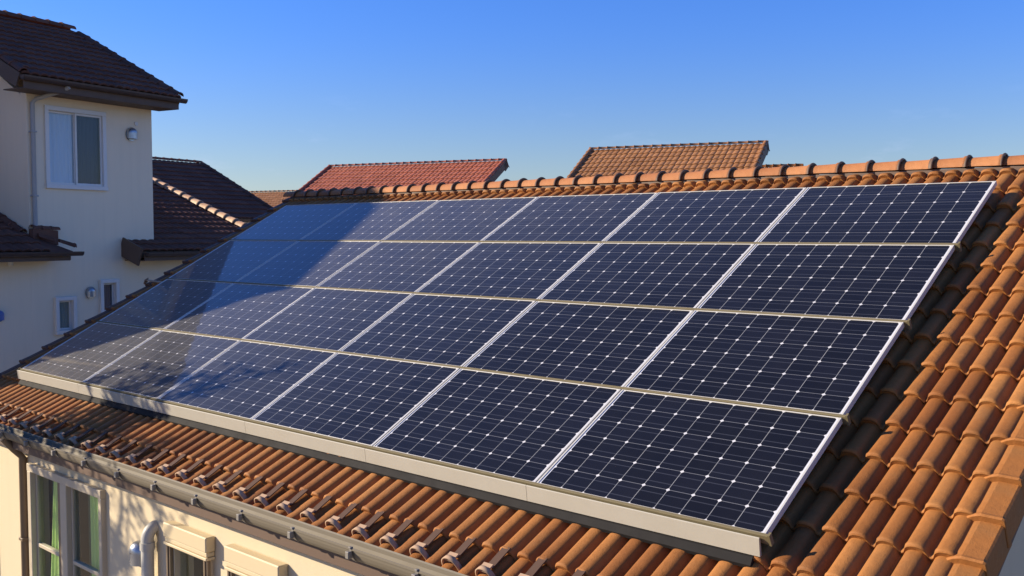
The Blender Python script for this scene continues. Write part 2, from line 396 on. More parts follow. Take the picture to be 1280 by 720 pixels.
def window(parent, X, u0, u1, z0, z1, d_out, fm='win_white', t=.05, panes=2, transom=None, back='blind', name='window', proud=.03, pane_back=None, track=None):
    """window in an opening; X(u, depth, z), depth grows into the wall. d_out = face of the wall"""
    f = MB()
    a, b = d_out-proud, d_out+.07
    f.rbox(u0-t*.3, u1+t*.3, a, b, z1-t, z1+t*.3, .004, X); f.rbox(u0-t*.4, u1+t*.4, a-.012, b, z0-t*.3, z0+t, .004, X)
    f.rbox(u0-t*.3, u0+t, a+.002, b-.002, z0+t, z1-t, .004, X); f.rbox(u1-t, u1+t*.3, a+.002, b-.002, z0+t, z1-t, .004, X)
    w = obj(name, f, fm, parent)
    iu0, iu1, iz0, iz1 = u0+t, u1-t, z0+t, z1-t
    step = (iu1-iu0)/panes; st = t*.62
    for k in range(panes):
        p0, p1 = iu0+k*step, iu0+(k+1)*step
        off = .012 if k % 2 else .038
        sa = MB(); y0, y1 = d_out+off-.015, d_out+off+.012
        q0 = p0-(.012 if k else 0); q1 = p1+(.012 if k < panes-1 else 0)
        sa.rbox(q0+.001, q1-.001, y0, y1, iz1-st, iz1-.001, .003, X); sa.rbox(q0+.001, q1-.001, y0, y1, iz0+.001, iz0+st, .003, X)
        sa.rbox(q0+.001, q0+st, y0+.002, y1-.002, iz0+st, iz1-st, .003, X); sa.rbox(q1-st, q1-.001, y0+.002, y1-.002, iz0+st, iz1-st, .003, X)
        if transom: sa.rbox(q0+st, q1-st, y0+.003, y1-.003, transom-.018, transom+.018, .003, X)
        obj('sash', sa, track if (track and k) else fm, w)
        g = MB(); yg = (y0+y1)/2
        g.box(q0+st-.003, q1-st+.003, yg-.003, yg+.003, iz0+st-.003, iz1-st+.003, X); obj('pane', g, 'glass', w)
        bk = (pane_back[k] if pane_back else back)
        if bk:
            c = MB(); yy = d_out+.062
            c.grid(lambda s, v: X(p0+(p1-p0)*s, yy+.008*math.sin(s*40), iz0+(iz1-iz0)*v), 40, 1); obj('blind', c, bk, w, recalc=False)
    return w

# ================================================================== setting
g = MB(); g.add([(-700,-700,-H),(700,-700,-H),(700,700,-H),(-700,700,-H)], [(0,1,2,3)])
tag(obj('ground', g, 'earth', origin=(0,0,0)), kind='structure')
def strip(name, pts0, pts1, z, mat):
    m = MB(); m.add([(x, y, -H+z) for x, y in pts0]+[(x, y, -H+z) for x, y in pts1[::-1]], [tuple(range(len(pts0)+len(pts1)))])
    return tag(obj(name, m, mat, origin=(0,0,0), recalc=False), kind='structure')
strip('road', [(3.2, -300), (3.2, 300)], [(8.6, -300), (8.6, 300)][::1], .004, 'asphalt')
strip('driveway', [(-7.5, 6.5), (-7.5, 40)], [(3.0, 6.5), (3.0, 40)], .006, 'asphalt')
for x in (3.0, 8.6):
    k = MB(); k.rbox(x, x+.2, -300, 300, -H-.05, -H+.13, .02); tag(obj('kerb', k, 'kerb', origin=(x, 0, 0)), kind='structure')

# ================================================================== the near house
XL, XR = -9.70, 0.93         # verges
SE = 4.715                   # lowest tile lip
SR = -.56                    # ridge
NT = -.196                   # tile valleys below the panel faces
YW = -3.97                   # front wall
house = empty('house', (-4.4, 0, 0), 'cream stuccoed house under the orange tiled roof that carries the solar panels', 'house')
rz = RF(0, SR, NT); YR, ZR = rz.y, rz.z
tiles = MB()
rr = random.Random(3)
LIPS = [4.715, 4.411]+[4.034-.2975*k for k in range(16)]
LIPS = [l_ for l_ in LIPS if l_ > SR+.12]
tiled(tiles, RF(XL+.10, SR, NT), Vector((1,0,0)), SD, NN, XR-.10-XL-.10, SE-SR, p=.136, course=.29, npt=12, amp=.053, rnd=rr, lips=[l_-SR for l_ in LIPS])
# far slope, mirrored about the ridge
SDb = Vector((0, math.cos(TH), -math.sin(TH))); NNb = Vector((0, math.sin(TH), math.cos(TH)))
tiled(tiles, Vector((XR-.1, YR, ZR)), Vector((-1,0,0)), SDb, NNb, XR-XL-.2, SE-SR, p=.136, course=.3035, npt=6, rnd=rr)
roof = obj('roof', tiles, 'terracotta', house, recalc=False)
# deck under the tiles
dk = MB()
for V_, N_ in ((SD, NN), (SDb, NNb)):
    A = Vector((XL+.05, YR, ZR)); B = Vector((XR-.05, YR, ZR)); d = -N_*.02; e = -N_*.11
    L_ = SE-SR-.04
    dk.hexa([A+e, B+e, B+V_*L_+e, A+V_*L_+e, A+d, B+d, B+V_*L_+d, A+V_*L_+d])
obj('roof_deck', dk, 'fascia', house)
# ridge tiles
cap_len = .2685; n_cap = int((XR-XL+.02)/cap_len)+1
rc = Vector((0, YR, ZR+.028))
for v in range(4):
    pass
cap_src = []
for v in range(3):
    c = MB(); c.tint = (.2, .5, .8)[v]
    half_cap(c, Vector((0,0,0)), Vector((-1,0,0)), Vector((0,1,0)), Vector((0,0,1)), cap_len, .090, seg=12)
    me = obj('ridge_tile', c, 'ridge', roof, recalc=False, local=True); cap_src.append(me)
x = XR+.03
og = world_origin(roof)
for i in range(n_cap):
    s_ = cap_src[i % 3 if i < 3 else rr.randrange(3)]
    c = s_ if i < 3 else copy_child(s_, roof)
    c.location = Vector((x-i*cap_len, YR+rr.uniform(-.003, .003), ZR+H+.052+rr.uniform(-.002, .003))) - og
    c.rotation_euler = (0, .012, rr.uniform(-.01, .01))
rj = MB(); half_cap(rj, Vector((.006,0,0)), Vector((-1,0,0)), Vector((0,1,0)), Vector((0,0,1)), .012, .100, taper=1.0, seg=12, collar=.012)
src = obj('ridge_joint', rj, 'fascia', roof, recalc=False, local=True)
for i in range(n_cap):
    c = src if i == 0 else copy_child(src, roof); c.location = Vector((x-i*cap_len+.004, YR, ZR+H+.053)) - og
# mortar bed under the ridge tiles
mo = MB(); mo.sweep([(0,-.078,-.075),(0,.078,-.075),(0,.072,.045),(0,-.072,.045)], (XL+.04, YR, ZR), (XR-.02, YR, ZR)); obj('ridge_bedding', mo, 'fascia', roof)
# verge tiles: flat broad tile with a flange that hangs over the gable
def verge_tile(side):
    c = MB(); c.tint = .5
    w = .165
    prof = [(-.03, .008), (.0, .026), (.022, .040), (.045, .050), (.062, .055), (w-.012, .050), (w-.002, .044), (w, .03), (w, -.115), (w-.016, -.115), (w-.016, .018), (0, -.01)]
    if side < 0: prof = [(-x_, z_) for x_, z_ in prof]
    n = len(prof)
    rows = [(-.358, -.008, 1), (-.12, .014, 1), (-.032, .026, 1.0), (-.012, .032, 1.04), (0, .028, 1.02)]
    vs = [Vector((px*k, 0, 0)) + SD*s + NN*(pz*k+nn_) for (s, nn_, k) in rows for px, pz in prof]
    c.add(vs, [(r*n+a, r*n+(a+1)%n, (r+1)*n+(a+1)%n, (r+1)*n+a) for r in range(len(rows)-1) for a in range(n)], False)
    c.add(vs[-n:], [tuple(range(n))])
    return c
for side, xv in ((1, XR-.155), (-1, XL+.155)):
    src = obj('verge_tile', verge_tile(side), 'terracotta' if side > 0 else 'shadetile', roof, local=True)
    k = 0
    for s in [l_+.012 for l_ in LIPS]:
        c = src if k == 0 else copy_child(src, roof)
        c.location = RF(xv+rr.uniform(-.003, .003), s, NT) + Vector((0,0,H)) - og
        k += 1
# snow guards: a pale hoop on a dark strap, on every second roll
sg = MB()
rr_ = .062
for k in range(2):
    pass
arc = []
for t in range(13):
    a = math.pi*t/12; arc.append(Vector((math.cos(a)*.066, 0, 0)) + NN*(abs(math.sin(a))**.7*.104+.004))
n = len(arc)
vs = []
for (ds_, k_) in ((-.016, 1.0), (.016, 1.05)):
    for rad_ in (1.0, .90):
        for p_ in arc: vs.append(p_*k_*rad_ + SD*ds_)
fs = []
for a in range(n-1):
    fs += [(a, a+1, 2*n+a+1, 2*n+a), (n+a, n+a+1, 3*n+a+1, 3*n+a), (a, a+1, n+a+1, n+a), (2*n+a, 2*n+a+1, 3*n+a+1, 3*n+a)]
sg.add(vs, fs, True)
sg.rbox(-.030, .030, -.02, .012, 0, .0, .001) if False else None
# crest plate that links hoop and strap
sg.hexa([Vector((sx_, 0, 0))+SD*s_+NN*n_ for n_ in (.084, .094) for sx_, s_ in ((-.034, -.05), (.034, -.05), (.034, .01), (-.034, .01))])
st = MB()
st.hexa([Vector((sx_, 0, 0))+SD*s_+NN*n_ for n_ in (.064, .072) for sx_, s_ in ((-.026, -.21), (.026, -.21), (.026, -.045), (-.026, -.045))])
src = obj('snow_guard', sg, 'guard', roof, local=True); src_s = obj('guard_strap', st, 'guard_dark', roof, local=True)
k = 0; x = XR-.36-.068
x = -1.969 + 7*.2715
while x > XL+.25:
    c = src if k == 0 else copy_child(src, roof); d = src_s if k == 0 else copy_child(src_s, roof)
    P = RF(x, 4.60, NT+.016) + Vector((0,0,H)) - og
    c.location = P; d.location = P
    x -= .2715; k += 1
# gutter
gu = MB(); yg, zg = -4.185, -2.262
prof = []
for t in range(11):
    a = math.pi*t/10; prof.append((0, -math.cos(a)*.058, -math.sin(a)*.085))
prof = [(0, -.066, .004), (0, -.066, -.008)] + [(0, y_, z_-.004) for _, y_, z_ in prof] + [(0, .066, .004)]
inner = [(0, y_*.90, z_*.93+.004) for _, y_, z_ in prof[::-1]]
gu.sweep(prof+inner, (XL-.05, yg, zg), (XR+.04, yg, zg), smooth=False)
for xe in (XL-.05, XR+.04):
    gu.add([Vector((xe, yg, zg))+Vector(p) for p in prof], [tuple(range(len(prof)))])
gutter = obj('gutter', gu, 'gutter', house)
br = MB()
pts = [(0, -math.cos(math.pi*t/10)*.067, -math.sin(math.pi*t/10)*.094) for t in range(11)]
vs = [Vector((dx, 0, 0))+Vector(p)*k_ for dx in (-.011, .011) for k_ in (1, .94) for p in pts]; n = len(pts); fs = []
for a in range(n-1): fs += [(a, a+1, 2*n+a+1, 2*n+a), (n+a, n+a+1, 3*n+a+1, 3*n+a), (a, a+1, n+a+1, n+a), (2*n+a, 2*n+a+1, 3*n+a+1, 3*n+a)]
br.add(vs, fs)
br.rbox(-.016, .016, -.094, -.064, -.055, -.012, .003); br.rbox(-.011, .011, -.074, -.052, .002, .012, .002)
src = obj('gutter_bracket', br, 'bracket', gutter, local=True)
og2 = world_origin(gutter); x = -.58*0 + .0; k = 0; x = -2.292+.583*5
while x > XL:
    c = src if k == 0 else copy_child(src, gutter); c.location = Vector((x, yg, zg+H))-og2; x -= .5835; k += 1
# fascia and soffit
fa = MB(); fa.rbox(XL+.05, XR-.05, -4.115, -4.09, -2.47, -2.30, .004); fa.rbox(XL+.05, XR-.05, -4.088, YW, -2.475, -2.455, .003)
obj('fascia', fa, 'fascia', house)
# bargeboards on the gables
for xb in (XR-.07, XL+.045):
    bb = MB()
    for V_, N_ in ((SD, NN), (SDb, NNb)):
        A = Vector((xb, YR, ZR)); bb.hexa([A-N_*.27, A+Vector((.025,0,0))-N_*.27, A+Vector((.025,0,0))+V_*(SE-SR-.08)-N_*.27, A+V_*(SE-SR-.08)-N_*.27,
             A-N_*.03, A+Vector((.025,0,0))-N_*.03, A+Vector((.025,0,0))+V_*(SE-SR-.08)-N_*.03, A+V_*(SE-SR-.08)-N_*.03])
    obj('bargeboard', bb, 'fascia', house)
# walls
YB = 2*YR-YW
XF = lambda u, d, z: Vector((u, YW+d, z))
holes = [(-7.57, -6.06, -4.15, -2.63), (-4.84, -4.31, -4.15, -2.83), (-3.96, -3.38, -4.15, -2.83), (-9.15, -8.50, -4.3, -3.30)]
wl = MB(); wall_holes(wl, XF, XL+.25, XR-.25, -H, -2.44, holes, 0, .15)
obj('wall', wl, 'cream', house, recalc=False)
for xa, xb in ((XR-.25, XR-.40), (XL+.25, XL+.40)):
    w2 = MB(); prof = [(YW+.151, -H), (YB, -H), (YB, -2.44), (YR, ZR-.15), (YW+.151, -2.44)]
    n = 5; vs = [(xa, y, z) for y, z in prof]+[(xb, y, z) for y, z in prof]
    w2.add(vs, [tuple(range(n)), tuple(range(n, 2*n))]+[(a, (a+1)%n, n+(a+1)%n, n+a) for a in range(n)]); obj('wall', w2, 'cream', house)
w3 = MB(); w3.box(XL+.41, XR-.41, YB-.15, YB, -H, -2.44); obj('wall', w3, 'cream', house)
# window with two tall green-curtained casements
def casement_window():
    u0, u1, z0, z1 = -7.59, -6.03, -4.16, -2.615
    f = MB(); a, b = -.05, .08; t = .075
    f.rbox(u0, u1, a, b, z1-t, z1, .005, XF); f.rbox(u0, u1, a-.02, b, z0, z0+t, .005, XF)
    f.rbox(u0, u0+t, a+.003, b, z0+t, z1-t, .005, XF); f.rbox(u1-.055, u1, a+.003, b, z0+t, z1-t, .005, XF)
    f.rbox(-6.865, -6.735, a+.006, b, z0+t, z1-t, .005, XF)
    w = obj('window', f, 'win_frame', house)
    tr = MB()
    for (p0, p1) in ((-6.945, -6.866), (-6.110, -6.086)):
        tr = MB(); tr.rbox(p0, p1, -.03, .06, z0+t, z1-t, .004, XF); obj('track', tr, 'win_brown', w)
    for k, (p0, p1) in enumerate(((u0+t+.002, -6.947), (-6.733, -6.112))):
        sa = MB(); s_ = .028
        sa.rbox(p0, p1, .0, .04, z1-t-.03, z1-t-.002, .003, XF); sa.rbox(p0, p1, .0, .04, z0+t, z0+t+.04, .003, XF)
        sa.rbox(p0, p0+s_, .002, .038, z0+t+.04, z1-t-.03, .003, XF); sa.rbox(p1-s_, p1, .002, .038, z0+t+.04, z1-t-.03, .003, XF)
        sa.rbox(p0+s_, p1-s_, -.004, .042, -3.425, -3.390, .003, XF)
        obj('sash', sa, 'win_frame', w)
        for (za, zb) in ((-3.390, z1-t-.03), (z0+t+.04, -3.425)):
            g = MB(); g.box(p0+s_-.002, p1-s_+.002, .017, .022, za, zb, XF); obj('pane', g, 'glass', w)
        c = MB()
        zt, zb = z1-t, z0+t
        if k == 0:   # curtain drawn aside in a slanted fall
            P = lambda s, v: XF(p1-.01-(p1-p0-.06)*s*(.56+.36*(1-v)), .062+.012*math.sin(s*34), zb+(zt-zb)*v)
        else:
            P = lambda s, v: XF(p1-.01-(p1-p0-.06)*s*(.58), .062+.012*math.sin(s*30), zb+(zt-zb)*v)
        c.grid(P, 50, 6); obj('curtain', c, 'curtain_green', w, recalc=False)
        c2 = MB(); c2.grid(lambda s, v: XF(p0+(p1-p0)*s, .16+.02*math.sin(s*28), zb+(zt-zb)*v), 60, 1); obj('curtain', c2, 'curtain_dim', w, recalc=False, label='dim sage curtain behind')
    return w
wc = casement_window(); room(wc, XF, -7.57, -6.06, -4.15, -2.63, .15)
# windows with roller shutter boxes
for (u0, u1) in ((-4.86, -4.29), (-3.98, -3.36)):
    f = MB(); z0, z1 = -4.16, -2.82; t = .04
    f.rbox(u0, u1, -.03, .08, z0, z0+t, .004, XF); f.rbox(u0, u0+t, -.03, .08, z0+t, z1, .004, XF); f.rbox(u1-t, u1, -.03, .08, z0+t, z1, .004, XF)
    w = obj('window', f, 'win_frame', house)
    for sx_ in (u0-.012, u1-.03):
        r = MB(); r.rbox(sx_, sx_+.022, -.070, -.032, z0, z1-.013, .003, XF); r.rbox(sx_+.024, sx_+.044, -.060, -.032, z0, z1-.013, .003, XF); obj('shutter_rail', r, 'win_brown', w)
    b = MB()
    b.rbox(u0-.03, u1+.035, -.085, -.001, z1+.05, -2.655, .008, XF); b.rbox(u0-.02, u1+.025, -.072, -.002, z1+.012, z1+.048, .005, XF); b.rbox(u0-.028, u1+.032, -.083, -.002, z1-.012, z1+.010, .004, XF)
    obj('shutter_box', b, 'shutter', w)
    g = MB(); g.box(u0+t-.002, u1-t+.002, .02, .025, z0+t, z1, XF); obj('pane', g, 'glass', w)
    c = MB(); c.grid(lambda s, v: XF(u1-t-.17*s, .07+.012*math.sin(s*24), z0+t+(z1-z0-t)*v), 24, 1); obj('curtain', c, 'curtain_green', w, recalc=False)
    room(w, XF, u0+.02, u1-.02, z0+.01, z1-.01, .15)
w = window(house, XF, -9.15, -8.50, -4.3, -3.30, 0, 'win_frame', .05, 1, back='curtain_dim'); room(w, XF, -9.15, -8.5, -4.3, -3.3, .15)
# duct cover with arched top, and the vent hood beside it
du = MB(); cxp, rp_ = -5.16, .050
path = [(cxp, YW-.075, -H+.3)] + [(cxp, YW-.075, -2.86)] + [(cxp, YW-.075+.085*(1-math.cos(a)), -2.86+.10*math.sin(a)) for a in [i*math.pi/16 for i in range(1, 9)]] + [(cxp, YW+.02, -2.76)]
du.tube(path, [rp_]*(len(path)), 18)
du.tube([(cxp, YW-.075, -2.875), (cxp, YW-.075, -2.935)], rp_+.009, 18)
for zc in (-3.9, -5.2, -6.4): du.tube([(cxp, YW-.075, zc), (cxp, YW-.075, zc-.03)], rp_+.007, 18)
obj('duct', du, 'pipe', house)
def hood(parent, c, nrm, side, r, mat='grey_metal', name='vent_hood', drop=1.0):
    """half-round weather hood: dome on top, open below"""
    m = MB(); up = Vector((0,0,1)); c = Vector(c)
    m.grid(lambda s, v: c + side*(math.cos(math.pi*s)*r*math.cos(v*math.pi/2*.95)) + up*(math.sin(math.pi*s)*r*math.cos(v*math.pi/2*.95)) + nrm*(.02+r*.85*math.sin(v*math.pi/2)), 16, 8)
    m.grid(lambda s, v: c + side*(math.cos(math.pi*s)*r) + up*(-v*r*drop) + nrm*(.02+r*.85*math.sin(math.pi*s)), 16, 3)
    m.add([c+side*r*math.cos(a)*1.12+up*(r*math.sin(a)*1.12-r*.25)+nrm*.004 for a in [i*math.pi/12 for i in range(24)]], [tuple(range(24))])
    m.add([c+side*r*math.cos(a)*1.12+up*(r*math.sin(a)*1.12-r*.25)+nrm*.02 for a in [i*math.pi/12 for i in range(24)]], [tuple(range(24))])
    return obj(name, m, mat, parent, recalc=False)
hood(house, (-5.40, YW, -3.02), Vector((0,-1,0)), Vector((1,0,0)), .095, 'grey_metal')
dp = MB(); dp.tube([(-7.70, YW-.04, -H+.05), (-7.70, YW-.04, -2.58), (-7.70, YW-.12, -2.48), (-7.70, yg, -2.36)], .036, 14)
for zc in (-3.4, -4.9, -6.4): dp.rbox(-7.745, -7.655, YW-.08, YW, zc, zc+.03, .003)
obj('downpipe', dp, 'brown_pipe', house)
# small cable clip on the left verge
cc = MB(); P0 = RF(XL+.12, 1.93, NT+.10)
cc.sweep([SD*-.012+NN*-.006, SD*.012+NN*-.006, SD*.012+NN*.006, SD*-.012+NN*.006], P0-Vector((.13,0,0))+NN*.02, P0+Vector((.30,0,0)))
cc.sweep([SD*-.03+NN*-.0, SD*.03+NN*-.0, SD*.03+NN*.012, SD*-.03+NN*.012], P0-Vector((.16,0,0))-NN*.03, P0-Vector((.08,0,0))+NN*.03)
obj('cable_clip', cc, 'guard', house)

# ================================================================== solar array
ROWP = .9966; COLP = 1.5
ang_x = TH
def make_panel():
    root = bpy.data.objects.new('solar_panel', None); COL.objects.link(root); root.empty_display_size = .2
    # local: x along the eave 0..PW, y up the slope 0..PH, z up off the roof
    f = MB(); w_ = .014; t_ = -.036
    f.rbox(0, w_, 0, PH, t_, 0, .0015); f.rbox(PW-w_, PW, 0, PH, t_, 0, .0015)
    f.rbox(w_, PW-w_, 0, .007, t_, -.0005, .0015); f.rbox(w_, PW-w_, PH-.007, PH, t_, -.0005, .0015)
    fo = obj('frame', f, 'frame', root, local=True)
    c = MB(); c.box(w_-.002, PW-w_+.002, .005, PH-.005, -.010, -.0045); co = obj('cell_sheet', c, 'cells', root, local=True)
    b = MB(); b.rbox(PW/2-.06, PW/2+.06, PH-.16, PH-.06, -.034, -.0105, .003); bo = obj('junction_box', b, 'gutter_dark', root, local=True)
    return root, [fo, co, bo]
proto, kids = make_panel()
rows = ['top row just under the ridge', 'second row from the top', 'third row from the top', 'bottom row above the cream skirt']
cols = ['rightmost', 'second from the right', 'third from the right', 'fourth from the right', 'fifth from the right', 'leftmost']
rp2 = random.Random(5)
for r in range(4):
    for c in range(6):
        if r == 0 and c == 0: o = proto
        else:
            o = proto.copy(); COL.objects.link(o)
            for kd in kids: copy_child(kd, o)
        P = RF(-c*COLP - (COLP-PW)/2 - PW + .004, r*ROWP + PH, rp2.uniform(-.002, .002)) + Vector((0,0,H))
        o.location = P; o.rotation_euler = (TH, rp2.uniform(-.0012, .0012), 0)
        tag(o, 'dark solar panel, %s in the %s' % (cols[c], rows[r]), 'solar panel', 'solar panels on the orange roof')
def rail(s0, label):
    A, B = RF(-9.0, s0, 0), RF(.022, s0, 0)
    root = empty('mounting_rail', (0, 0, 0), label, 'mounting rail', 'rails of the solar array')
    root.location = RF(-4.5, s0, 0)+Vector((0,0,H))
    m = MB(); pr_ = [SD*a+NN*b for a, b in ((0,-.05),(.0,.002),(.003,.005),(.016,.005),(.019,.001),(.019,-.05))]
    m.sweep(pr_, A, B); obj('beam', m, 'rail', root)
    e = MB(); pr_ = [SD*a+NN*b for a, b in ((-.004,-.054),(-.004,.012),(.023,.012),(.023,-.054))]
    e.sweep(pr_, B, B+Vector((.012,0,0))); obj('end_cap', e, 'rail', root)
    e = MB(); e.sweep(pr_, A-Vector((.012,0,0)), A); obj('end_cap', e, 'rail', root)
    ft = MB()
    ft.hexa([Vector((a,0,0))+SD*b+NN*c for c in (-.160, -.0505) for a, b in ((-.025,-.02),(.025,-.02),(.025,.02),(-.025,.02))])
    ft.hexa([Vector((a,0,0))+SD*b+NN*c for c in (-.168, -.1605) for a, b in ((-.03,-.12),(.03,-.12),(.03,.04),(-.03,.04))])
    src = obj('roof_hook', ft, 'gutter_dark', root, local=True)
    for k in range(7):
        c = src if k == 0 else copy_child(src, root)
        c.location = RF(-.35-k*1.38, s0, 0)-RF(-4.5, s0, 0)
    return root
rl = ['olive mounting rail under the top row of solar panels', 'olive mounting rail between the second and third rows of solar panels', 'olive mounting rail between the third and bottom rows of solar panels', 'olive mounting rail along the bottom edge of the solar array above the cream skirt']
for r in range(4): rail(r*ROWP+PH+.0015, rl[r])
sk = empty('skirt_cover', RF(-4.5, 4.0, 0)+Vector((0,0,H)), 'long cream metal skirt closing the lower edge of the solar array', 'cover')
xs = [-9.06, -7.55, -6.05, -4.55, -3.05, -1.55, -.02]
s_a = 3*ROWP+PH+.024
for i in range(6):
    m = MB(); A = RF(xs[i]+.0015, s_a, 0); B = RF(xs[i+1]-.0015, s_a, 0)
    pr_ = [SD*a+NN*b for a, b in ((0,-.012),(.004,-.008),(.010,-.010),(.044,-.098),(.038,-.104),(.028,-.102),(0,-.03))]
    m.sweep(pr_, A, B); obj('cover_sheet', m, 'skirt', sk)
m = MB(); m.sweep([SD*a+NN*b for a, b in ((.0,-.150),(.088,-.150),(.088,-.128),(.050,-.106),(.0,-.106))], RF(-9.0, s_a, 0), RF(-.06, s_a, 0)); obj('base_channel', m, 'rubber', sk)

# ================================================================== neighbours
def gable_roof(parent, wd, nn, w0, w1, n_eave, n_ridge, z_eave, z_ridge, mat, n_back=None, p=.15, course=.28, npt=6, clip=None, cap_r=.10, amp=.032, capmat=None, shed=False):
    """ridge runs along wd; the front slope falls towards +nn"""
    run = n_eave-n_ridge; rise = z_ridge-z_eave; Ls = math.hypot(run, rise)
    V = (nn*run - Vector((0,0,rise))).normalized(); N = (nn*rise + Vector((0,0,run))).normalized()
    O = wd*w0 + nn*n_ridge + Vector((0,0,z_ridge))
    rn = random.Random(int(abs(w0)*100)+7)
    m = MB(); 
    if wd.cross(V).dot(N) < 0: pass
    tiled(m, O, wd, V, N, w1-w0, Ls, p=p, course=course, npt=npt, amp=amp, rnd=rn, jit=.002, clip=clip)
    nb = n_back if n_back is not None else 2*n_ridge-n_eave
    rise2 = rise*.08/.75 if shed else rise
    V2 = (nn*(nb-n_ridge) - Vector((0,0,rise2))).normalized(); N2 = (-nn*rise2 + Vector((0,0,n_ridge-nb))).normalized(); L2 = math.hypot(nb-n_ridge, rise2)
    tiled(m, O+wd*(w1-w0), -wd, V2, N2, w1-w0, L2, p=p, course=course, npt=4, amp=amp, rnd=rn, jit=.002)
    ro = obj('roof', m, mat, parent, recalc=False)
    d = MB()
    for v_, n_, l_ in ((V, N, Ls), (V2, N2, L2)):
        a = O+wd*.02; b = O+wd*(w1-w0-.02); l_ -= .02
        d.hexa([a-n_*.10, b-n_*.10, b+v_*l_-n_*.10, a+v_*l_-n_*.10, a-n_*.01, b-n_*.01, b+v_*l_-n_*.01, a+v_*l_-n_*.01])
        for w_ in (w0-.02, w1-.005):    # bargeboards
            a = wd*w_+nn*n_ridge+Vector((0,0,z_ridge)); b = a+wd*.025
            d.hexa([a-n_*.21, b-n_*.21, b+v_*l_-n_*.21, a+v_*l_-n_*.21, a+n_*.012, b+n_*.012, b+v_*l_+n_*.012, a+v_*l_+n_*.012])
    obj('eaves_board', d, 'fascia', parent)
    c = MB(); x = 0; W = w1-w0+.04; cl_ = W/round(W/.27)
    while x < W-.1:
        c.tint = rn.random(); half_cap(c, O+wd*(-.02+x)+Vector((0,0,.03)), wd, nn, Vector((0,0,1)), cl_-.01, cap_r, seg=7); x += cl_
    # verge rolls
    for w_ in (w0+.03, w1-.03):
        for v_, n_, l_ in ((V, N, Ls), (V2, N2, L2)):
            s = l_
            side = wd
            while s > .25:
                c.tint = rn.random(); half_cap(c, wd*w_+nn*n_ridge+Vector((0,0,z_ridge))+v_*s+n_*.035, -v_, side, n_, .27, .07, seg=6); s -= .27
    obj('ridge_capping', c, capmat or mat, ro, recalc=False)
    return ro, O, V, N, Ls
def round_gutter(parent, a, b, mat='gutter_dark', r=.055):
    m = MB(); a = Vector(a); b = Vector(b); d = (b-a).normalized(); sd = d.cross(Vector((0,0,1)))
    pr_ = [sd*math.cos(math.pi*t/8)*r - Vector((0,0,math.sin(math.pi*t/8)*r*1.25)) for t in range(9)]
    pr_ = pr_ + [q*.85 for q in pr_[::-1]]
    m.sweep(pr_, a, b); m.add([a+q for q in pr_[:9]], [tuple(range(9))]); m.add([b+q for q in pr_[:9]], [tuple(range(9))])
    return obj('gutter', m, mat, parent)

# ---- the narrow tall neighbour on the left
wd, nn = frame(13); D0 = -13.70
def BF(w, dep, z): return wd*w + nn*(D0-dep) + Vector((0,0,z))     # dep into the wall
bo_ = wd*3 + nn*(D0-2.3)
bh = empty('house', (bo_.x, bo_.y, 0), 'tall narrow pale grey house with dark brown tiled gable roof left of the panels', 'house')
# roof of the tower: z is level of tile lips
ro, O, V, N, Ls = gable_roof(bh, wd, nn, 1.22, 4.27, D0+.50, D0-2.37, 2.00, 3.45, 'darktile', p=.15, course=.27, npt=8, amp=.026)
round_gutter(bh, wd*1.20+nn*(D0+.55)+Vector((0,0,1.985)), wd*4.33+nn*(D0+.55)+Vector((0,0,1.985)), r=.06)
so = MB(); so.box(1.26, 4.22, -.50, 0, 1.80, 1.815, BF); so.box(1.26, 4.22, -.50, -.475, 1.816, 1.97, BF); obj('soffit', so, 'fascia', bh)
holes = [(1.95, 3.06, .36, 1.64), (2.05, 2.41, -1.99, -1.41), (2.90, 3.25, -1.75, -1.16)]
w_ = MB(); wall_holes(w_, BF, 1.64, 4.05, -H, 1.82, holes[:1]+holes[1:], 0, .15)
# side walls of the tower and the lower storey
gab = [(-.151, -2.6), (-4.74, -2.6), (-4.74, 1.80), (-2.37, 3.24), (-.151, 1.80)]
for wa, wb in ((1.64, 1.79), (4.05, 3.90)):
    vs = [BF(wa, -a, z) for a, z in gab]+[BF(wb, -a, z) for a, z in gab]; n = 5
    w_.add(vs, [tuple(range(n)), tuple(range(n, 2*n))]+[(a, (a+1)%n, n+(a+1)%n, n+a) for a in range(n)])
w_.box(1.80, 3.89, 4.59, 4.74, -2.6, 1.80, BF)
w_.box(.30, 1.639, 0, .15, -H, -.80, BF); w_.box(4.051, 6.60, 0, .15, -H, -.80, BF)
w_.box(.30, 4.0, 4.6, 4.75, -H, -2.61, BF); w_.box(4.0, 6.60, 6.45, 6.6, -H, -.75, BF)
w_.box(.30, .45, .151, 2.29, -H, -.8, BF); w_.box(.45, 1.639, 2.14, 2.29, -H, .3, BF)
# right end wall is a gable itself
g2 = [(-.151, -H), (-6.44, -H), (-6.44, -.75), (-3.3, .56), (-.151, -.62)]
vs = [BF(6.45, -a, z) for a, z in g2]+[BF(6.60, -a, z) for a, z in g2]; n = 5
w_.add(vs, [tuple(range(n)), tuple(range(n, 2*n))]+[(a, (a+1)%n, n+(a+1)%n, n+a) for a in range(n)])
obj('wall', w_, 'grey_stucco', bh, recalc=False)
w = window(bh, BF, 1.95, 3.06, .36, 1.64, 0, 'win_white', .055, 2, pane_back=['blind', 'blind_dark'], proud=.035); room(w, BF, 1.95, 3.06, .36, 1.64, .15)
w = window(bh, BF, 2.05, 2.41, -1.99, -1.41, 0, 'win_white', .05, 1, back='blind_beige', proud=.05); room(w, BF, 2.05, 2.41, -1.99, -1.41, .15)
w = window(bh, BF, 2.90, 3.25, -1.75, -1.16, 0, 'win_white', .05, 1, back='blind_dark', proud=.05); room(w, BF, 2.90, 3.25, -1.75, -1.16, .15)
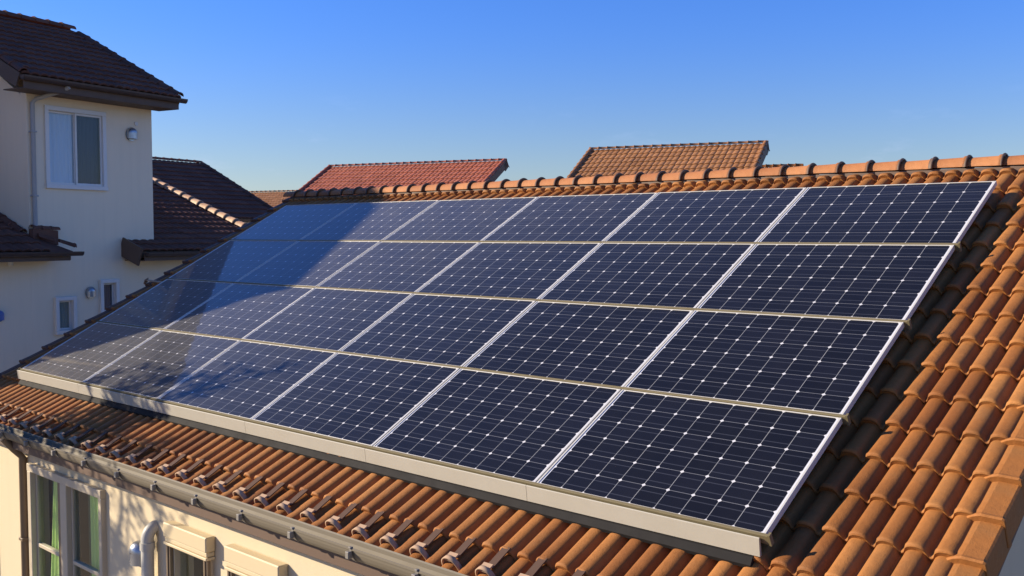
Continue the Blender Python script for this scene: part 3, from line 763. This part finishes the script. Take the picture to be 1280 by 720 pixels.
hood(bh, BF(2.71, 0, -1.34), nn, wd, .085, 'grey_metal'); 
hood(bh, BF(1.08, 0, -1.62), nn, wd, .075, 'blue_film')
hood(bh, BF(3.60, 0, 1.36), nn, wd, .10, 'grey_metal')
m = MB(); m.tube([BF(3.71, 0, 1.53), BF(3.71, -.02, 1.53)], .035, 14); obj('wall_cap', m, 'win_white', bh)
m = MB(); m.tube([BF(1.705, -.05, -.38), BF(1.705, -.05, 1.66), BF(1.74, -.10, 1.72), BF(1.95, -.40, 1.84), BF(2.0, -.54, 1.90)], .034, 12)
for zc in (.2, 1.2): m.rbox(1.66, 1.75, -.09, 0, zc, zc+.025, .003, BF)
obj('downpipe', m, 'grey_pipe', bh)
m = MB(); m.tube([BF(1.98, -.45, 1.80), BF(1.98, -.45, 1.87)], .035, 12); obj('gutter_outlet', m, 'win_white', bh)
# lower roof left of the tower (lean-to that dies into the gable wall)
def leanto(w0, w1, n0, n1, z0, z1, name_w):
    run, rise = n0-n1, z1-z0; Ls = math.hypot(run, rise)
    V = (nn*run-Vector((0,0,rise))).normalized(); N = (nn*rise+Vector((0,0,run))).normalized(); O = wd*w0+nn*n1+Vector((0,0,z1))
    m = MB(); rn = random.Random(name_w)
    def cl(x, s): return True
    tiled(m, O, wd, V, N, w1-w0, Ls, p=.15, course=.27, npt=7, amp=.026, rnd=rn, jit=.002)
    r = obj('roof', m, 'darktile', bh, recalc=False)
    d = MB(); a, b = O+wd*.02, O+wd*(w1-w0-.02); l_ = Ls-.02
    d.hexa([a-N*.12, b-N*.12, b+V*l_-N*.12, a+V*l_-N*.12, a-N*.01, b-N*.01, b+V*l_-N*.01, a+V*l_-N*.01])
    obj('eaves_board', d, 'fascia', bh)
    return r, O, V, N, Ls
r1, O1, V1, N1, L1 = leanto(.10, 1.63, D0+.50, D0-2.3, -.66, .60, 2)
c = MB(); s = 0
while s < L1-.75:    # flashing tiles along the tower's gable wall
    c.tint = rr.random(); half_cap(c, O1+wd*(1.63-.10-.06)+V1*(s+.27)+N1*.03, -V1, wd, N1, .27, .07, seg=6); s += .27
# the short hipped return round the corner of the tower, finished with a stub ridge
A_, B_, C_, D_ = BF(1.63, 0, -.40), BF(1.63, -.50, -.655), BF(2.06, -.46, -.655), BF(2.02, 0, -.58)
for q in (A_, B_, C_, D_): pass
c.hexa([Vector((q.x, q.y, -.72)) for q in (A_, B_, C_, D_)]+[A_, B_, C_, D_])
s = 0
for k in range(2): c.tint = .35+.2*k; half_cap(c, BF(2.13-.24*k, -.44+.17*k, -.60+.085*k), (BF(1.63, -.04, -.36)-BF(2.13, -.44, -.60)).normalized(), (nn-wd*.45).normalized(), Vector((0,0,1)), .24, .065, seg=8)
for k in range(3):
    c.tint = .3+.15*k; half_cap(c, BF(1.63+.16*k, -.05, -.30-.01*k), wd, nn, Vector((0,0,1)), .14, .062, seg=8)
c.hexa([BF(1.62,-.11,-.45), BF(2.06,-.11,-.56), BF(2.06,-.0,-.56), BF(1.62,-.0,-.45), BF(1.62,-.11,-.30), BF(2.06,-.11,-.33), BF(2.06,-.0,-.33), BF(1.62,-.0,-.30)])
obj('ridge_capping', c, 'darktile', r1, recalc=False)
m = MB(); m.rbox(1.60, 2.02, -.47, 0, -.80, -.71, .01, BF)
obj('fascia', m, 'fascia', bh)
round_gutter(bh, wd*.05+nn*(D0+.55)+Vector((0,0,-.66)), wd*2.16+nn*(D0+.55)+Vector((0,0,-.66)))
m = MB(); m.box(.10, 1.598, -.48, 0, -.80, -.785, BF); m.box(.10, 1.598, -.50, -.481, -.80, -.67, BF); obj('soffit', m, 'fascia', bh)
m = MB(); m.tube([BF(1.17, -.20, -.86), BF(1.17, -.20, -.80)], .04, 12); obj('gutter_outlet', m, 'win_white', bh)
# lower roof right of the tower: own gable, its verge capped with pale tiles
def lower_right():
    w0, w1, n0, n1, z0, z1 = 3.38, 6.85, D0+.50, D0-3.3, -.68, .764
    run, rise = n0-n1, z1-z0; Ls = math.hypot(run, rise)
    V = (nn*run-Vector((0,0,rise))).normalized(); N = (nn*rise+Vector((0,0,run))).normalized(); O = wd*w0+nn*n1+Vector((0,0,z1))
    m = MB(); rn = random.Random(11); ww = 4.055-w0
    sl = Ls*(n0-D0)/run - .02     # part of the slope in front of the wall
    tiled(m, O+wd*ww, wd, V, N, w1-4.055, Ls, p=.15, course=.27, npt=8, amp=.026, rnd=rn, jit=.002)
    tiled(m, O+V*(Ls-sl), wd, V, N, ww, sl, p=.15, course=.27, npt=8, amp=.026, rnd=rn, jit=.002)
    # back slope
    V2 = (-nn*run-Vector((0,0,rise))).normalized(); N2 = (-nn*rise+Vector((0,0,run))).normalized()
    tiled(m, wd*w1+nn*n1+Vector((0,0,z1)), -wd, V2, N2, w1-4.06, Ls, p=.15, course=.27, npt=4, amp=.04, rnd=rn, jit=.002)
    r = obj('roof', m, 'darktile', bh, recalc=False)
    d = MB()
    for (a, b, v_, n_, l_) in ((O+wd*(ww+.02), O+wd*(w1-w0-.02), V, N, Ls-.02), (O+V*(Ls-sl), O+V*(Ls-sl)+wd*ww, V, N, sl-.02), (O+wd*(ww+.02), O+wd*(w1-w0-.02), V2, N2, Ls-.02)):
        d.hexa([a-n_*.12, b-n_*.12, b+v_*l_-n_*.12, a+v_*l_-n_*.12, a-n_*.01, b-n_*.01, b+v_*l_-n_*.01, a+v_*l_-n_*.01])
    a = O+V*(Ls-sl)-wd*.03; b = a+wd*.03      # board at the short left end
    d.hexa([a-N*.26, b-N*.26, b+V*sl-N*.26, a+V*sl-N*.26, a+N*.06, b+N*.06, b+V*sl+N*.06, a+V*sl+N*.06])
    obj('eaves_board', d, 'fascia', bh)
    c = MB(); c2 = MB(); s = Ls
    while s > .2:
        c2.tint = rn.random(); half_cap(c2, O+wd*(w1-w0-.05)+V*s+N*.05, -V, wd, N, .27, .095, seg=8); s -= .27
    x = 0
    while x < w1-4.05:
        c.tint = rn.random(); half_cap(c, O+wd*(ww+x)+Vector((0,0,.03)), wd, nn, Vector((0,0,1)), .27, .10, seg=7); x += .27
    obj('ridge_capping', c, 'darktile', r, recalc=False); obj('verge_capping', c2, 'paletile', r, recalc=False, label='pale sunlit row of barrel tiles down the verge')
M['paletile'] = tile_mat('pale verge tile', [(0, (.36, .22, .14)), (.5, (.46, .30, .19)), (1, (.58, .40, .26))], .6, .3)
lower_right()
round_gutter(bh, wd*3.42+nn*(D0+.55)+Vector((0,0,-.70)), wd*6.87+nn*(D0+.55)+Vector((0,0,-.70)))
m = MB(); m.box(3.42, 6.82, -.48, 0, -.84, -.825, BF); m.box(3.42, 6.82, -.50, -.481, -.84, -.72, BF); obj('soffit', m, 'fascia', bh)

# ---- dark roofed house behind it
def simple_house(label, deg, w0, w1, n_eave, n_ridge, z_eave, z_ridge, mat, wallmat, over=.45, p=.16, along='w', capmat=None, npt=6, inset=.35, shed=False, amp=.020, cap_r=.065):
    a, b = frame(deg)
    if along == 'n': wdv, nnv = b, -a            # ridge runs along n, front slope falls towards -w
    else: wdv, nnv = a, b
    o_ = wdv*((w0+w1)/2)+nnv*n_ridge
    h = empty('house', (o_.x, o_.y, 0), label, 'house')
    gable_roof(h, wdv, nnv, w0, w1, n_eave, n_ridge, z_eave, z_ridge, mat, p=p, npt=npt, cap_r=cap_r, capmat=capmat, amp=amp, n_back=(n_ridge-.15 if shed else None), shed=shed)
    k = (z_ridge-z_eave)/(n_eave-n_ridge); zt = z_eave-.12+k*over; nb = n_ridge+over+.1 if shed else 2*n_ridge-n_eave
    XX = lambda w, d, z: wdv*w+nnv*(n_eave-over-d)+Vector((0,0,z))
    W = MB(); dep = (n_eave-nb)-2*over
    wm = (w0+w1)/2
    hs = [(wm-1.6, wm-.2, zt-1.5, zt-.35), (wm+.5, wm+1.4, zt-1.5, zt-.35), (wm-1.6, wm+.1, zt-4.9, zt-3.0)]
    wall_holes(W, XX, w0+inset, w1-inset, -H, zt, hs, 0, .15)
    prof = [(.151, -H), (dep-.151, -H), (dep-.151, zt), (dep/2, z_ridge-.22), (.151, zt)]; n = 5
    ztb = zt
    if shed: ztb = zt+k*dep-.12; prof = [(.151, -H), (dep-.151, -H), (dep-.151, ztb), (.151, zt)]; n = 4
    for wa, wb in ((w0+inset, w0+inset+.15), (w1-inset, w1-inset-.15)):
        vs = [XX(wa, x_, z_) for x_, z_ in prof]+[XX(wb, x_, z_) for x_, z_ in prof]
        W.add(vs, [tuple(range(n)), tuple(range(n, 2*n))]+[(q, (q+1)%n, n+(q+1)%n, n+q) for q in range(n)])
    W.box(w0+inset, w1-inset, dep-.15, dep, -H, ztb, XX)
    obj('wall', W, wallmat, h, recalc=False)
    for q in hs:
        w = window(h, XX, *q, 0, 'win_white', .06, 2, back='blind_dark'); room(w, XX, *q, .15)
    e0 = wdv*w0+nnv*(n_eave+.05)+Vector((0,0,z_eave)); e1 = wdv*w1+nnv*(n_eave+.05)+Vector((0,0,z_eave)); round_gutter(h, e0, e1)
    return h
simple_house('dark brown roofed house behind the tall grey house, its ridge against the sky', 13, 7.9, 12.25, -18.0, -21.2, .02, 1.64, 'darktile', 'white_stucco')
simple_house('house with bright red tiled gable roof showing beyond the shaded end of the ridge', 17, -20.36, -13.65, -16.2, -20.0, -.13, 1.93, 'redtile', 'white_stucco', along='n', shed=True, inset=1.7)
simple_house('house with brown tiled gable roof showing above the ridge right of the red roof', 17, -10.43, -5.35, -15.2, -19.0, .0, 2.07, 'browntile', 'white_stucco', along='n', shed=True, inset=1.7)
simple_house('distant house whose low orange ridge just clears the near roof beside the dark roof', 17, -34, -26.5, -26.2, -30, .1, 1.66, 'browntile', 'white_stucco', along='n', shed=True, inset=1.7)
simple_house('house behind whose orange ridge tiles peep out right of the brown roof', 17, -8.1, -6.0, -25.5, -29, .15, 2.08, 'terracotta', 'white_stucco', along='n', shed=True, inset=.6, cap_r=.11)

# ---- neighbour out to the left whose gable shades the left end of the array
E0 = RF(-6.50, 2.05, 0) + SUN*9.0     # eave corner of its gable (stands outside the photograph)
wdE, nnE = frame(13)
we, ne, ze = E0.dot(wdE), E0.dot(nnE), E0.z
simple_house('pale house standing outside the left edge beyond the tree', 13, we, we+3.1, ne, ne-4.6, ze, ze+2.75, 'darktile', 'grey_stucco', over=.22, inset=.05)

# ================================================================== tree at the left front (its shadow falls on the array, gutter and wall)
def tree(base, fork, clumps, seed, label):
    """trunk to a fork, a bowed limb to every leaf clump; clumps = (centre, radius, leaves)"""
    rn = random.Random(seed)
    root = empty('tree', (base[0], base[1], 0), label, 'tree')
    tr = MB(); lf = MB(); base = Vector(base); fork = Vector(fork)
    rv = lambda k: Vector((rn.gauss(0, k), rn.gauss(0, k), rn.gauss(0, k)))
    pts = [base.lerp(fork, i/8)+(rv(.05) if 0 < i < 8 else Vector((0,0,0))) for i in range(9)]
    tr.tube(pts, [.15-.006*i for i in range(9)], 12, cap=False)
    for c, R, nl in clumps:
        c = Vector(c); st = pts[rn.randint(5, 8)]; mid = st.lerp(c, .5)+Vector((0,0,-.15))+rv(.10)
        q = []
        for i in range(9):
            t = i/8; q.append(st*(1-t)**2+mid*2*t*(1-t)+c*t*t+(rv(.02) if i else Vector((0,0,0))))
        tr.tube(q, [.05*(1-.8*i/8) for i in range(9)], 7, cap=False)
        for k in range(9):
            j = rn.randint(3, 8); p = q[j]; d = (rv(1)+Vector((0,0,.5))).normalized()*R*rn.uniform(.8, 1.9)
            e = [p, p+d*.5+rv(.03), p+d]; tr.tube(e, [.012, .008, .004], 5, cap=False)
            e2 = p+d*.5+(rv(1)).normalized()*R*.8; tr.tube([e[1], e2], [.007, .003], 4, cap=False)
            for m in range(nl//9):
                t = e[rn.randint(1, 2)].lerp(e2, rn.random())+rv(R*.26)
                s_ = rn.uniform(.025, .05); u = rv(1).normalized(); v = u.orthogonal().normalized()
                lf.add([t-u*s_, t+v*s_*.45, t+u*s_, t-v*s_*.45], [(0,1,2,3)])
    obj('trunk', tr, 'bark', root, recalc=False); obj('crown', lf, 'leaf', root, recalc=False)
CLUMPS = [((-11.25, -6.05, .42), .18, 260), ((-10.55, -6.0, .50), .24, 520), ((-10.35, -6.15, .30), .20, 420), ((-9.5, -5.9, .42), .20, 320), ((-11.0, -6.25, .30), .22, 420), ((-10.75, -6.30, .22), .20, 300), ((-10.1, -6.1, .38), .24, 520), ((-9.75, -6.0, .30), .20, 360), ((-9.25, -5.85, .50), .22, 300),
  ((-10.38, -6.41, .02), .18, 260), ((-10.45, -6.75, -.17), .22, 340), ((-10.0, -6.80, -.18), .24, 480), ((-9.65, -6.75, -.12), .22, 300), ((-10.1, -7.1, -.36), .18, 240), ((-9.7, -7.15, -.38), .20, 300),
  ((-10.15, -6.95, -.80), .14, 90), ((-9.95, -6.95, -1.12), .14, 90), ((-8.9, -6.92, -.66), .15, 110), ((-9.38, -6.95, -.58), .12, 60)]
tree((-11.3, -7.3, -H), (-10.9, -7.0, -1.6), CLUMPS, 4, 'thin leafed tree outside the left edge that throws its shadow on the wall')
